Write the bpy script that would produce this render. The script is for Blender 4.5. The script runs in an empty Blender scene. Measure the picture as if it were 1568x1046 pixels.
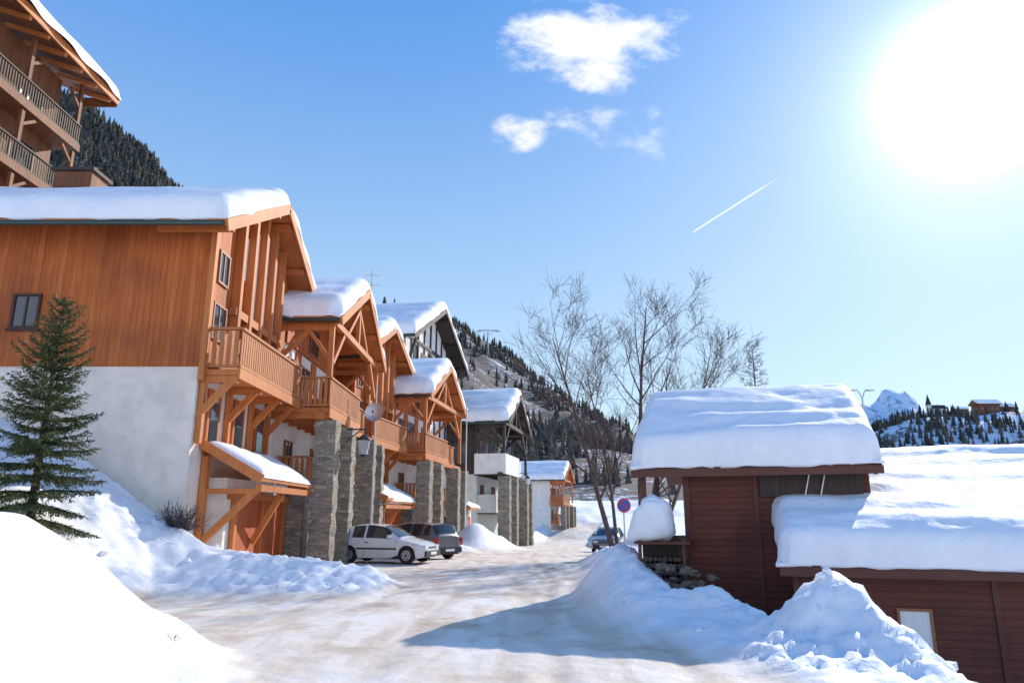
import bpy, math, random
import numpy as np
from mathutils import Vector, Matrix
R = random.Random(7)
scene = bpy.context.scene
scene.view_settings.view_transform = 'Standard'
scene.view_settings.look = 'None'
scene.view_settings.exposure = 0

# ------------------------------------------------------------ helpers
def ss(t):
    t = np.clip(t, 0, 1); return t*t*(3-2*t)
def h2(i, j, s):
    v = np.sin(i*127.1+j*311.7+s*74.7)*43758.5453
    return v-np.floor(v)
def vn(x, y, s=0):
    x = np.asarray(x, float); y = np.asarray(y, float)
    i = np.floor(x); j = np.floor(y); f = x-i; g = y-j
    f = f*f*(3-2*f); g = g*g*(3-2*g)
    a = h2(i, j, s); b = h2(i+1, j, s); c = h2(i, j+1, s); d = h2(i+1, j+1, s)
    return (a*(1-f)+b*f)*(1-g)+(c*(1-f)+d*f)*g
def fbm(x, y, s=0, o=4):
    v = 0; a = .5
    for k in range(o):
        v = v+a*vn(x*2**k, y*2**k, s+k*3.3); a *= .5
    return v
def worley(x, y, s=0):
    x = np.asarray(x, float); y = np.asarray(y, float)
    i = np.floor(x); j = np.floor(y); best = np.full(x.shape, 9.0)
    for di in (-1, 0, 1):
        for dj in (-1, 0, 1):
            px = i+di+h2(i+di, j+dj, s); py = j+dj+h2(i+di, j+dj, s+5)
            best = np.minimum(best, (px-x)**2+(py-y)**2)
    return np.sqrt(best)

def link(o, parent=None):
    scene.collection.objects.link(o)
    if parent: o.parent = parent
    return o
def mesh_obj(name, verts, faces, mat, parent=None, smooth=False, mats=None, midx=None, angle=None):
    me = bpy.data.meshes.new(name)
    me.from_pydata([tuple(v) for v in verts], [], [tuple(f) for f in faces])
    if mats:
        for m in mats: me.materials.append(m)
        me.polygons.foreach_set('material_index', midx)
    elif mat: me.materials.append(mat)
    if smooth or angle:
        me.polygons.foreach_set('use_smooth', [True]*len(me.polygons))
    if angle: me.set_sharp_from_angle(angle=math.radians(angle))
    me.update()
    return link(bpy.data.objects.new(name, me), parent)

class Bld:
    def __init__(s, name, loc=(0, 0, 0), rot=0, sc=(1, 1, 1)):
        s.e = link(bpy.data.objects.new(name, None)); s.e.location = loc; s.e.rotation_euler = (0, 0, math.radians(rot)); s.e.scale = sc
        s.e.empty_display_size = .5
        s.p = {}
    def poly(s, part, mat, vs, fs):
        k = (part, mat.name); d = s.p.setdefault(k, [mat, [], []]); n = len(d[1])
        d[1].extend([tuple(v) for v in vs]); d[2].extend([tuple(i+n for i in f) for f in fs])
    def box(s, part, mat, x0, x1, y0, y1, z0, z1):
        s.poly(part, mat, [(x0, y0, z0), (x1, y0, z0), (x1, y1, z0), (x0, y1, z0), (x0, y0, z1), (x1, y0, z1), (x1, y1, z1), (x0, y1, z1)],
               [(0, 3, 2, 1), (4, 5, 6, 7), (0, 1, 5, 4), (1, 2, 6, 5), (2, 3, 7, 6), (3, 0, 4, 7)])
    def beam(s, part, mat, p, q, w, h):
        p = Vector(p); q = Vector(q); d = (q-p).normalized()
        up = Vector((0, 0, 1)) if abs(d.z) < .95 else Vector((1, 0, 0))
        a = d.cross(up).normalized()*w/2; b = a.cross(d).normalized()*h/2
        vs = [p-a-b, p+a-b, p+a+b, p-a+b, q-a-b, q+a-b, q+a+b, q-a+b]
        s.poly(part, mat, vs, [(0, 1, 2, 3), (7, 6, 5, 4), (0, 4, 5, 1), (1, 5, 6, 2), (2, 6, 7, 3), (3, 7, 4, 0)])
    def cyl(s, part, mat, p, q, r0, r1=None, n=12):
        r1 = r0 if r1 is None else r1
        p = Vector(p); q = Vector(q); d = (q-p).normalized()
        up = Vector((0, 0, 1)) if abs(d.z) < .95 else Vector((1, 0, 0))
        a = d.cross(up).normalized(); b = a.cross(d)
        vs = []
        for c, r in ((p, r0), (q, r1)):
            for i in range(n):
                t = 2*math.pi*i/n; vs.append(c+a*math.cos(t)*r+b*math.sin(t)*r)
        fs = [(i, (i+1) % n, n+(i+1) % n, n+i) for i in range(n)]+[tuple(range(n))[::-1], tuple(range(n, 2*n))]
        s.poly(part, mat, vs, fs)
    def prism(s, part, mat, prof, x0, x1):
        n = len(prof)
        vs = [(x0, y, z) for y, z in prof]+[(x1, y, z) for y, z in prof]
        fs = [(i, i+n, (i+1) % n+n, (i+1) % n) for i in range(n)]+[tuple(range(n)), tuple(range(n, 2*n))[::-1]]
        s.poly(part, mat, vs, fs)
    def snow(s, part, mat, x0, x1, y0, y1, zf, th, r=.5, seed=0, rip=.04, nx=70, ny=60):
        def sp(a, b, n):
            t = np.linspace(0, 1, n+1); c = (1-np.cos(math.pi*t))/2
            c = .55*c+.45*t
            return a+(b-a)*c
        X, Y = np.meshgrid(sp(x0, x1, nx), sp(y0, y1, ny))
        dx = np.minimum(X-x0, x1-X); dy = np.minimum(Y-y0, y1-Y)
        cr = (dx < r) & (dy < r)
        d = np.where(cr, r-np.sqrt((r-dx)**2+(r-dy)**2), np.minimum(dx, dy))
        t = np.clip(d/r, 0, 1); pr = (1-(1-t)**2.6)**(1/2.6)
        ed = 1-np.clip(np.minimum(dx, dy)/(r*1.2), 0, 1)
        zt = zf(Y)+pr*(th*(.86+.3*fbm(X*.35, Y*.35, seed))+.10*(fbm(X*.8, Y*1.6, seed+2)-.5)
                       + rip*np.sin(Y*4.2+3*vn(X*.3, Y*.3, seed+4)+X*.1)*np.clip(vn(X*.25, Y*.6, seed+9)*1.6-.2, 0, 1))
        ox = (vn(Y*1.3, X*0, seed+6)-.5)*.16*ed; oy = (vn(X*1.1, Y*0, seed+7)-.5)*.14*ed+(vn(X*4, Y*0, seed+8)-.5)*.05*ed
        XX = X+ox; YY = Y+oy
        zb = zf(Y)-.03-(vn(X*2.2, Y*2.2, seed+3))*.10*ed
        m, n = X.shape
        vs = [(XX[i, j], YY[i, j], zt[i, j]) for i in range(m) for j in range(n)]+[(XX[i, j], YY[i, j], min(zb[i, j], zt[i, j]-.002)) for i in range(m) for j in range(n)]
        N = m*n; fs = []
        for i in range(m-1):
            for j in range(n-1):
                a = i*n+j; fs.append((a, a+1, a+n+1, a+n)); fs.append((a+N, a+n+N, a+n+1+N, a+1+N))
        for j in range(n-1):
            fs.append((j, j+N, j+1+N, j+1)); a = (m-1)*n+j; fs.append((a, a+1, a+1+N, a+N))
        for i in range(m-1):
            a = i*n; fs.append((a, a+n, a+n+N, a+N)); a = i*n+n-1; fs.append((a, a+N, a+n+N, a+n))
        s.poly(part, mat, vs, fs)
    def done(s, smooth=('snow',)):
        for (part, mn), (mat, vs, fs) in s.p.items():
            sm = any(part.startswith(k) for k in smooth)
            mesh_obj(part, vs, fs, mat, s.e, smooth=sm, angle=None if sm else 35)
        return s.e

# ------------------------------------------------------------ materials
def nmat(name):
    m = bpy.data.materials.new(name); m.use_nodes = True
    nt = m.node_tree; return m, nt, nt.nodes['Principled BSDF']
def nd(nt, typ, ins=None, **at):
    n = nt.nodes.new(typ)
    for k, v in at.items(): setattr(n, k, v)
    for k, v in (ins or {}).items():
        if isinstance(v, bpy.types.NodeSocket): nt.links.new(v, n.inputs[k])
        else: n.inputs[k].default_value = v
    return n
def M(nt, op, a, b=None, c=None, clamp=False):
    n = nt.nodes.new('ShaderNodeMath'); n.operation = op; n.use_clamp = clamp
    for i, v in enumerate((a, b, c)):
        if v is None: continue
        if isinstance(v, bpy.types.NodeSocket): nt.links.new(v, n.inputs[i])
        else: n.inputs[i].default_value = v
    return n.outputs[0]
def mixc(nt, f, a, b, mode='MIX'):
    n = nt.nodes.new('ShaderNodeMix'); n.data_type = 'RGBA'; n.blend_type = mode
    for k, v in ((0, f), (6, a), (7, b)):
        if isinstance(v, bpy.types.NodeSocket): nt.links.new(v, n.inputs[k])
        else: n.inputs[k].default_value = (*v, 1) if isinstance(v, tuple) and len(v) == 3 else v
    return n.outputs[2]
def ramp(nt, f, a, b):
    n = nd(nt, 'ShaderNodeMapRange', {0: f, 1: a, 2: b}); n.interpolation_type = 'SMOOTHSTEP'; return n.outputs[0]
def bump(nt, b, h, st=.5, dist=.02):
    n = nd(nt, 'ShaderNodeBump', {'Height': h, 'Strength': st, 'Distance': dist}); nt.links.new(n.outputs[0], b.inputs['Normal'])
def objc(nt, sc=(1, 1, 1)):
    t = nd(nt, 'ShaderNodeTexCoord'); m = nd(nt, 'ShaderNodeMapping', {'Vector': t.outputs['Object'], 'Scale': sc}); return m.outputs[0], t.outputs['Object']

def planks(name, c1, c2, w=.16, vert=True, rough=.7, gro=.07, stain=.5):
    m, nt, b = nmat(name)
    v, o = objc(nt, (9, 9, .7) if vert else (.7, .7, 12))
    sp = nd(nt, 'ShaderNodeSeparateXYZ', {0: o})
    u = M(nt, 'ADD', sp.outputs[0], sp.outputs[1]) if vert else sp.outputs[2]
    uu = M(nt, 'DIVIDE', u, w); fl = M(nt, 'FLOOR', uu); fr = M(nt, 'FRACT', uu)
    wn = nd(nt, 'ShaderNodeTexWhiteNoise', {'W': fl}, noise_dimensions='1D')
    no = nd(nt, 'ShaderNodeTexNoise', {'Vector': v, 'W': fl, 'Scale': 1.5, 'Detail': 2}, noise_dimensions='4D')
    big = nd(nt, 'ShaderNodeTexNoise', {'Vector': o, 'Scale': .5, 'Detail': 2})
    f = M(nt, 'ADD', M(nt, 'MULTIPLY', wn.outputs[0], .5), M(nt, 'MULTIPLY', ramp(nt, no.outputs[0], .3, .7), .5))
    c = mixc(nt, f, c1, c2)
    c = mixc(nt, M(nt, 'MULTIPLY', ramp(nt, big.outputs[0], .45, .75), stain), c, tuple(x*.45 for x in c1))
    g = ramp(nt, fr, 0, gro)
    c = mixc(nt, g, tuple(x*.25 for x in c1), c)
    nt.links.new(c, b.inputs['Base Color']); b.inputs['Roughness'].default_value = rough
    if gro > .01: bump(nt, b, g, .6, .012)
    return m
def plain(name, c, rough=.6, metal=0, nscale=0, var=.25, bmp=0, coat=0):
    m, nt, b = nmat(name)
    b.inputs['Base Color'].default_value = (*c, 1); b.inputs['Roughness'].default_value = rough; b.inputs['Metallic'].default_value = metal
    b.inputs['Coat Weight'].default_value = coat
    if nscale:
        v, o = objc(nt)
        n = nd(nt, 'ShaderNodeTexNoise', {'Vector': v, 'Scale': nscale, 'Detail': 4, 'Roughness': .65})
        nt.links.new(mixc(nt, ramp(nt, n.outputs[0], .3, .7), tuple(x*(1-var) for x in c), tuple(min(1, x*(1+var*.4)) for x in c)), b.inputs['Base Color'])
        if bmp: bump(nt, b, n.outputs[0], bmp, .03)
    return m

WOOD = planks('wood_cladding', (.36, .070, .008), (.58, .165, .027), .17)
WOOD2 = planks('wood_beam', (.42, .115, .024), (.60, .21, .050), 1.3, True, .65, .002, .3)
RAIL = planks('wood_rail', (.36, .12, .035), (.52, .20, .068), .9, True, .7, .002, .45)
DOORW = planks('garage_door_wood', (.34, .062, .012), (.48, .115, .027), .12)
DIMW = planks('darkened_wood', (.16, .052, .018), (.27, .10, .035), .2)  # dark brown; the tall chalet's facade shade is put into this colour
DIMR = planks('darkened_rail', (.045, .024, .014), (.09, .045, .025), .9, True, .7, .002)  # tall chalet's balcony shade put into the colour; also used for dark window frames
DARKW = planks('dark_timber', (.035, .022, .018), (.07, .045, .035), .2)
SHED = planks('shed_red_wood', (.095, .022, .011), (.155, .040, .020), .19, False, .75, .08)
SHEDT = planks('shed_trim', (.085, .026, .014), (.13, .045, .026), .8, False, .7, .01)
FRAME = plain('window_frame_wood', (.30, .11, .045), .55, nscale=12)
GUT = plain('gutter_metal', (.06, .09, .075), .35, .6)
METAL = plain('galvanised_metal', (.45, .46, .47), .4, .8)
WHITE = plain('white_paint', (.78, .78, .76), .5)
BLACK = plain('black_plastic', (.02, .02, .022), .5)
RUBBER = plain('rubber', (.018, .018, .019), .85, nscale=20)
STUCCO = plain('stucco_wall', (.80, .71, .61), .9, nscale=1.6, var=.14, bmp=.25)
STUCW = plain('white_stucco', (.80, .76, .70), .9, nscale=2.0, var=.14, bmp=.2)
BARK = plain('bark', (.085, .06, .05), .9, nscale=14, var=.5, bmp=.6)
TWIG = plain('twig_bark', (.12, .075, .065), .9, nscale=6, var=.4)

m, nt, b = nmat('window_glass'); GLASS = m
b.inputs['Base Color'].default_value = (.035, .045, .055, 1); b.inputs['Roughness'].default_value = .06
b.inputs['Specular IOR Level'].default_value = .8
m, nt, b = nmat('curtain_glass'); CURT = m
v, o = objc(nt, (7, 7, .4)); n = nd(nt, 'ShaderNodeTexNoise', {'Vector': v, 'Scale': 3})
nt.links.new(mixc(nt, n.outputs[0], (.50, .52, .52), (.72, .74, .72)), b.inputs['Base Color']); b.inputs['Roughness'].default_value = .15

m, nt, b = nmat('stone_masonry'); STONE = m
v, o = objc(nt, (1, 1, 2.6))
wp = nd(nt, 'ShaderNodeTexNoise', {'Vector': o, 'Scale': 2.5, 'Detail': 1}); vv = nd(nt, 'ShaderNodeMix'); vv.data_type = 'VECTOR'
vv.inputs[0].default_value = .06; nt.links.new(v, vv.inputs[4]); nt.links.new(wp.outputs[1], vv.inputs[5])
vo = nd(nt, 'ShaderNodeTexVoronoi', {'Vector': vv.outputs[1], 'Scale': 3.1, 'Randomness': .85})
ve = nd(nt, 'ShaderNodeTexVoronoi', {'Vector': vv.outputs[1], 'Scale': 3.1, 'Randomness': .85}, feature='DISTANCE_TO_EDGE')
hs = nd(nt, 'ShaderNodeSeparateColor', {0: vo.outputs['Color']})
n2 = nd(nt, 'ShaderNodeTexNoise', {'Vector': o, 'Scale': 9, 'Detail': 4})
c = mixc(nt, hs.outputs[0], (.17, .145, .115), (.48, .40, .28)); c = mixc(nt, M(nt, 'MULTIPLY', hs.outputs[1], .5), c, (.31, .29, .26))
c = mixc(nt, n2.outputs[0], mixc(nt, .35, c, (.06, .05, .04)), c)
e = ramp(nt, ve.outputs['Distance'], .015, .07)
nt.links.new(mixc(nt, e, (.36, .33, .29), c), b.inputs['Base Color']); b.inputs['Roughness'].default_value = .9
bump(nt, b, M(nt, 'ADD', e, M(nt, 'MULTIPLY', n2.outputs[0], .5)), .9, .05)

def snowmat(name, road=False):
    m, nt, b = nmat(name)
    v, o = objc(nt)
    n1 = nd(nt, 'ShaderNodeTexNoise', {'Vector': v, 'Scale': 1.3, 'Detail': 6, 'Roughness': .66})
    c = mixc(nt, ramp(nt, n1.outputs[0], .35, .7), (.83, .825, .83), (.90, .89, .88))
    if road:
        at = nd(nt, 'ShaderNodeAttribute', attribute_name='road')
        mp = nd(nt, 'ShaderNodeMapping', {'Vector': o, 'Scale': (1.5, .22, 1), 'Rotation': (0, 0, .05)})
        s1 = nd(nt, 'ShaderNodeTexNoise', {'Vector': mp.outputs[0], 'Scale': 1.3, 'Detail': 4, 'Roughness': .55, 'Distortion': .8})
        s2 = nd(nt, 'ShaderNodeTexNoise', {'Vector': o, 'Scale': .55, 'Detail': 4, 'Roughness': .65})
        rc = mixc(nt, ramp(nt, s1.outputs[0], .32, .62), (.66, .52, .39), (.83, .72, .61))
        rc = mixc(nt, ramp(nt, s2.outputs[0], .50, .68), rc, (.59, .45, .33))
        rc = mixc(nt, ramp(nt, s2.outputs[0], .46, .30), rc, (.85, .79, .72))
        ru = nd(nt, 'ShaderNodeAttribute', attribute_name='rut')
        rc = mixc(nt, M(nt, 'MULTIPLY', ru.outputs['Fac'], .55, clamp=True), rc, (.50, .38, .28))
        f = M(nt, 'MULTIPLY', at.outputs['Fac'], M(nt, 'ADD', .6, M(nt, 'MULTIPLY', s2.outputs[0], .6)), clamp=True)
        c = mixc(nt, f, c, rc)
        a2 = nd(nt, 'ShaderNodeAttribute', attribute_name='dirt')
        df = nd(nt, 'ShaderNodeTexNoise', {'Vector': v, 'Scale': 5, 'Detail': 4, 'Roughness': .7})
        c = mixc(nt, M(nt, 'MULTIPLY', ramp(nt, df.outputs[0], .58, .72), a2.outputs['Fac']), c, (.52, .44, .36))
    nt.links.new(c, b.inputs['Base Color']); b.inputs['Roughness'].default_value = .65
    b.inputs['Specular IOR Level'].default_value = .25
    bump(nt, b, n1.outputs[0], .55, .09)
    return m
SNOW = snowmat('snow'); GSNOW = snowmat('ground_snow', True)

# ------------------------------------------------------------ camera, world, sun
TH = math.radians(13.65)
cam = bpy.data.cameras.new('camera'); co = link(bpy.data.objects.new('camera', cam))
co.location = (0, 0, 1.7); co.rotation_euler = (math.radians(90)+TH, 0, 0)
cam.lens = 25.25; cam.sensor_width = 36; cam.clip_end = 9000; cam.clip_start = .1
scene.camera = co

AZ = math.radians(35.5); EL = math.radians(28)
sd = Vector((math.sin(AZ)*math.cos(EL), math.cos(AZ)*math.cos(EL), math.sin(EL)))
sl = bpy.data.lights.new('sun', 'SUN'); sl.energy = 5; sl.angle = math.radians(.5); sl.color = (1, .93, .81)
so = link(bpy.data.objects.new('sun', sl)); so.rotation_euler = sd.to_track_quat('Z', 'Y').to_euler(); so.location = (30, 40, 40)

w = bpy.data.worlds.new('World'); scene.world = w; w.use_nodes = True; nt = w.node_tree
bg = nt.nodes['Background']
sky = nd(nt, 'ShaderNodeTexSky', sky_type='NISHITA', sun_disc=False, sun_elevation=EL, sun_rotation=AZ, air_density=1.0, dust_density=.4, ozone_density=2.0, altitude=1500)
tc = nd(nt, 'ShaderNodeTexCoord'); D = tc.outputs['Generated']
nrm = nd(nt, 'ShaderNodeVectorMath', {0: D}, operation='NORMALIZE').outputs[0]
dt = nd(nt, 'ShaderNodeVectorMath', {0: nrm, 1: tuple(sd)}, operation='DOT_PRODUCT').outputs['Value']
dt = M(nt, 'MAXIMUM', dt, 0)
def gl(p, k): return M(nt, 'MULTIPLY', M(nt, 'POWER', dt, p), k)
glow = M(nt, 'ADD', M(nt, 'ADD', gl(700, 30), gl(110, 3.4)), gl(16, 1.5))
spx = nd(nt, 'ShaderNodeSeparateXYZ', {0: nrm})
yy = M(nt, 'MAXIMUM', spx.outputs[1], .05)
gx = M(nt, 'DIVIDE', spx.outputs[0], yy); gz = M(nt, 'DIVIDE', spx.outputs[2], yy)
fwd = ramp(nt, spx.outputs[1], .1, .3)
cv = nd(nt, 'ShaderNodeCombineXYZ', {0: gx, 1: gz}).outputs[0]
cn = nd(nt, 'ShaderNodeTexNoise', {'Vector': nd(nt, 'ShaderNodeMapping', {'Vector': cv, 'Scale': (1, 1.5, 1), 'Rotation': (0, 0, .5)}).outputs[0], 'Scale': 14, 'Detail': 6, 'Roughness': .62, 'Distortion': .15}).outputs[0]
def ell(cx, cz, rx, rz, k=1):
    a = M(nt, 'POWER', M(nt, 'DIVIDE', M(nt, 'SUBTRACT', gx, cx), rx), 2); b_ = M(nt, 'POWER', M(nt, 'DIVIDE', M(nt, 'SUBTRACT', gz, cz), rz), 2)
    return M(nt, 'MULTIPLY', M(nt, 'SUBTRACT', 1, M(nt, 'ADD', a, b_), clamp=True), k)
cl = ell(.12, .735, .18, .085, 1.0)
for q in ((.145, .675, .07, .06, .85), (.09, .82, .09, .035, .5), (.012, .575, .065, .045, .75), (.262, .79, .05, .03, .5), (.11, .585, .12, .06, .45), (.22, .575, .10, .06, .4)):
    cl = M(nt, 'MAXIMUM', cl, ell(*q))
cm = ramp(nt, M(nt, 'ADD', M(nt, 'MULTIPLY', cl, .5), cn), .62, 1.06)
cm = M(nt, 'MULTIPLY', cm, ramp(nt, cl, 0, .4))
p0 = (.2675, .409); p1 = (.399, .495)
L_ = math.hypot(p1[0]-p0[0], p1[1]-p0[1]); ux, uz = (p1[0]-p0[0])/L_, (p1[1]-p0[1])/L_
rx = M(nt, 'SUBTRACT', gx, p0[0]); rz = M(nt, 'SUBTRACT', gz, p0[1])
al = M(nt, 'DIVIDE', M(nt, 'ADD', M(nt, 'MULTIPLY', rx, ux), M(nt, 'MULTIPLY', rz, uz)), L_)
ac = M(nt, 'ABSOLUTE', M(nt, 'SUBTRACT', M(nt, 'MULTIPLY', rz, ux), M(nt, 'MULTIPLY', rx, uz)))
ct = M(nt, 'MULTIPLY', ramp(nt, ac, .0017, .0003), M(nt, 'MULTIPLY', ramp(nt, al, -.02, .06), ramp(nt, al, 1.1, .7)))
cm = M(nt, 'MULTIPLY', M(nt, 'MAXIMUM', cm, M(nt, 'MULTIPLY', ct, .8)), fwd)
hz = ramp(nt, spx.outputs[2], .80, -.12)
haze = mixc(nt, hz, (.35, 2.1, 6.0), (4.9, 6.4, 7.1))
base = mixc(nt, .82, sky.outputs[0], haze)
base = mixc(nt, cm, base, (7.4, 7.4, 7.5))
gc = nd(nt, 'ShaderNodeVectorMath', {0: (1, .98, .95), 'Scale': glow}, operation='SCALE').outputs[0]
tot = nd(nt, 'ShaderNodeVectorMath', {0: base, 1: gc}, operation='ADD').outputs[0]
nt.links.new(tot, bg.inputs[0]); bg.inputs[1].default_value = .15

# ------------------------------------------------------------ terrain
def ground(X, Y, detail=True):
    zr = np.interp(Y, [0, 30, 70, 85, 95, 125, 160, 400, 3000], [0, 0, -1, -1, -.7, 3.2, 4.2, 5, 5])
    zr = zr+np.interp(-Y, [0, 18, 60, 400], [0, 0, 25, 210])  # unseen slope rising behind the camera, added to bounce warm fill light
    XL = np.interp(Y, [-30, 0, 8, 10, 12, 13, 15.6, 16.5, 33, 35, 41, 48, 60, 70, 85, 120, 3000], [-1.6, -1.8, -2.5, -3.4, -5.8, -7.6, -8.0, -8, -8, -5.2, -4.2, -3, -.8, 1.0, 4, 10, 10])
    XR = np.interp(Y, [-30, 0, 6, 8, 10, 12, 14, 16, 18, 22, 30, 37, 44, 48, 52, 60, 70, 85, 120, 3000], [5, 4.5, 3.2, 2.6, 2.0, 1.5, 1.15, 1.1, 1.3, 1.8, 2.6, 4, 7.4, 7.4, 6, 6.2, 7, 9, 16, 16])
    dl = XL-X; dr = X-XR
    m1 = 1.70*ss(dl/3.2)*(1-ss((Y-8.8)/3.6))+.10*np.clip(dl-2.8, 0, 6)*(1-ss((Y-9)/4))
    xs = -X-ss((Y-19)/2)*1.2
    m2 = np.interp(xs, [7.6, 9.3, 11, 13, 20, 60, 200, 3000], [0, 1.45, 2.4, 3.5, 4.2, 12, 50, 60])*ss((Y-12.2)/3.6)
    hm = np.interp(-X, [2.7, 3.4, 5, 7, 9, 11, 13], [0, .40, .66, .90, 1.35, 1.7, 1.8])
    mg = np.exp(-((Y-18.3)/1.45)**2); m3 = hm*mg
    left = np.maximum(np.maximum(m1, m2), m3)+.35*np.minimum(m2, m3)
    left = left+1.7*np.exp(-((X+2.3)**2+((Y-46)/1.8)**2)/2.2)+.9*np.exp(-((X+1.0)**2+((Y-50)/2)**2)/1.6)+.7*np.exp(-((X+3.2)**2/1.5+((Y-38.5)/1.5)**2))
    left = left+np.where(Y > 52, .9*ss(dl/1.5)*np.exp(-np.clip(dl-1.5, 0, 9)**2), 0)
    hc = np.interp(Y, [0, 6, 8, 10, 12, 14, 16, 18, 22, 28, 32, 36, 42, 48, 55, 90, 110], [0, 0, .05, .15, .2, .55, 1.05, .95, .5, .4, .4, .3, .2, .5, 1.3, 1.6, 0])
    mid = ss((Y-12.0)/1.5)*(1-ss((Y-19)/3))
    right = hc*(ss(dr/1.25)-1.0*mid*ss((dr-1.35)/1.0))-1.45*ss((dr-2.0)/1.9)*(1-ss((Y-19)/4))
    right = right+.80*np.exp(-(((X-4.62)/.62)**2+((Y-10.2)/.75)**2))+.24*np.exp(-(((X-4.72)/.2)**2+((Y-10.15)/.22)**2))
    right = right+.40*np.exp(-(((X-3.9)/.5)**2+((Y-10.0)/.6)**2))+.28*np.exp(-(((X-3.4)/.4)**2+((Y-12.7)/.5)**2))+.40*np.exp(-(((X-4.4)/.35)**2+((Y-12.0)/.45)**2))+.38*np.exp(-(((X-4.9)/.5)**2+((Y-9.2)/.6)**2))
    right = right+(Y > 80)*ss((Y-84)/10)*2.4*(fbm(X*.12, Y*.12, 21)-.25)
    bm = np.clip(ss(dl/.9)+ss(dr/.9)+ss(m3*4)+ss((left-.05)*3), 0, 1)
    z = zr+left+right
    rut = np.zeros_like(z)
    if detail:
        near = np.clip((130-Y)/60, 0, 1)
        ck = worley(X*1.9, Y*1.9, 2); ck2 = worley(X*4.5, Y*4.5, 8)
        fine = (Y < 40)
        lum = .28*(fbm(X*.75, Y*.75, 3)-.5)+fine*(.16*np.clip(.55-ck, 0, 1)*(vn(X*.5, Y*.5, 4) > .35)+.11*np.clip(.5-ck2, -.1, 1)*ss((vn(X*.8, Y*.8, 11)-.3)*4)*1.5)
        smo = 1-.55*ss((dl-.8)/1.0)*(Y < 12)
        z = z+bm*lum*near*smo+(1-bm)*near*(.05*(fbm(X*.8, Y*.4, 5)-.5)+.02*(vn(X*6, Y*6, 6)-.5))
        xc = X+.3-.05*Y-.5*np.sin(Y*.12)
        trk = np.zeros_like(X)
        for c_, a_ in ((-.1, 1), (1.35, 1), (-2.2, .7), (-.75, .7), (.5, .4)): trk = trk+a_*np.exp(-((xc-c_-.12*np.sin(Y*.35+c_*3))/.17)**2)
        # tracks of cars turning in to the parking spaces
        r2 = np.sqrt((X+7.5)**2+(Y-15)**2)
        for c_ in (11.0, 12.4): trk = trk+.7*np.exp(-((r2-c_)/.17)**2)*(Y > 17)*(Y < 29)*(X < 4)
        rut = trk*(.25+.9*vn(X*.5, Y*.35, 14))*(1-bm)*np.clip((90-Y)/60, 0, 1)
        z = z-fine*.035*rut
    return z, bm, rut
def axis(segs, far, g):
    a = []
    for s0, s1, st in segs: a += list(np.arange(s0, s1, st))
    x = a[-1]; st = segs[-1][2]
    while x < far: st *= g; x += st; a.append(x)
    return a
xp = axis([(0, 8, .085), (8, 14, .14), (14, 30, .5)], 3000, 1.22); xn = [-v for v in axis([(0, 14, .095), (14, 30, .5)], 3000, 1.22)][1:][::-1]
XA = np.array(xn+xp)
YA = np.array([-400, -200, -100, -60, -40, -25, -18, -12, -6, -3, -1, 1]+axis([(2.5, 22, .09), (22, 40, .16), (40, 60, .35), (60, 130, 1.2)], 3500, 1.2))
X, Y = np.meshgrid(XA, YA); Z, BM, RUT = ground(X, Y)
mm, nn = X.shape
verts = np.stack([X.ravel(), Y.ravel(), Z.ravel()], 1)
ii = (np.arange(mm-1)[:, None]*nn+np.arange(nn-1)[None, :]).ravel()
faces = np.stack([ii, ii+1, ii+nn+1, ii+nn], 1)
def fastmesh(name, verts, faces, mat, smooth=True, parent=None):
    me = bpy.data.meshes.new(name); k = faces.shape[1]
    me.vertices.add(len(verts)); me.vertices.foreach_set('co', np.asarray(verts, np.float32).ravel())
    me.loops.add(faces.size); me.loops.foreach_set('vertex_index', faces.ravel().astype(np.int32))
    me.polygons.add(len(faces)); me.polygons.foreach_set('loop_start', np.arange(0, faces.size, k, dtype=np.int32))
    me.polygons.foreach_set('use_smooth', [smooth]*len(faces))
    me.materials.append(mat); me.update(calc_edges=True); me.validate()
    return link(bpy.data.objects.new(name, me), parent)
go = fastmesh('snowy_ground', verts, faces, GSNOW)
at = go.data.attributes.new('road', 'FLOAT', 'POINT'); rd = ((1-BM)*np.clip((110-Y)/15, 0, 1)*(np.abs(X) < 20)*(Y > -20)); at.data.foreach_set('value', rd.ravel().astype(np.float32))
at = go.data.attributes.new('dirt', 'FLOAT', 'POINT'); at.data.foreach_set('value', (BM*np.exp(-np.clip(Z-.1, 0, 9)*1.2)*(Y > 9)*.7).ravel().astype(np.float32))
at = go.data.attributes.new('rut', 'FLOAT', 'POINT'); at.data.foreach_set('value', RUT.ravel().astype(np.float32))
def gz_(x, y, d=False): return float(ground(np.array([float(x)]), np.array([float(y)]), d)[0][0])
# loose clods thrown up by the plough on the bank slopes
rs = np.random.RandomState(12)
cx = rs.uniform(-9, 6, 9000); cy = 8+rs.rand(9000)*14
cz_, cb, _ = ground(cx, cy)
kp = rs.rand(9000) < (cb > .75)*.10*ss((fbm(cx*.6, cy*.6, 31)-.42)*6)*((cx < -3)*(cy > 15.5)+(cx > 2)*(cy < 14))
V = []; F = []; k = 0
ICO = [(0, 0, 1), (.894, 0, .447), (.276, .851, .447), (-.724, .526, .447), (-.724, -.526, .447), (.276, -.851, .447), (.724, .526, -.447), (-.276, .851, -.447), (-.894, 0, -.447), (-.276, -.851, -.447), (.724, -.526, -.447), (0, 0, -1)]
ICF = [(0, 1, 2), (0, 2, 3), (0, 3, 4), (0, 4, 5), (0, 5, 1), (1, 6, 2), (2, 7, 3), (3, 8, 4), (4, 9, 5), (5, 10, 1), (6, 7, 2), (7, 8, 3), (8, 9, 4), (9, 10, 5), (10, 6, 1), (11, 7, 6), (11, 8, 7), (11, 9, 8), (11, 10, 9), (11, 6, 10)]
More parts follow.
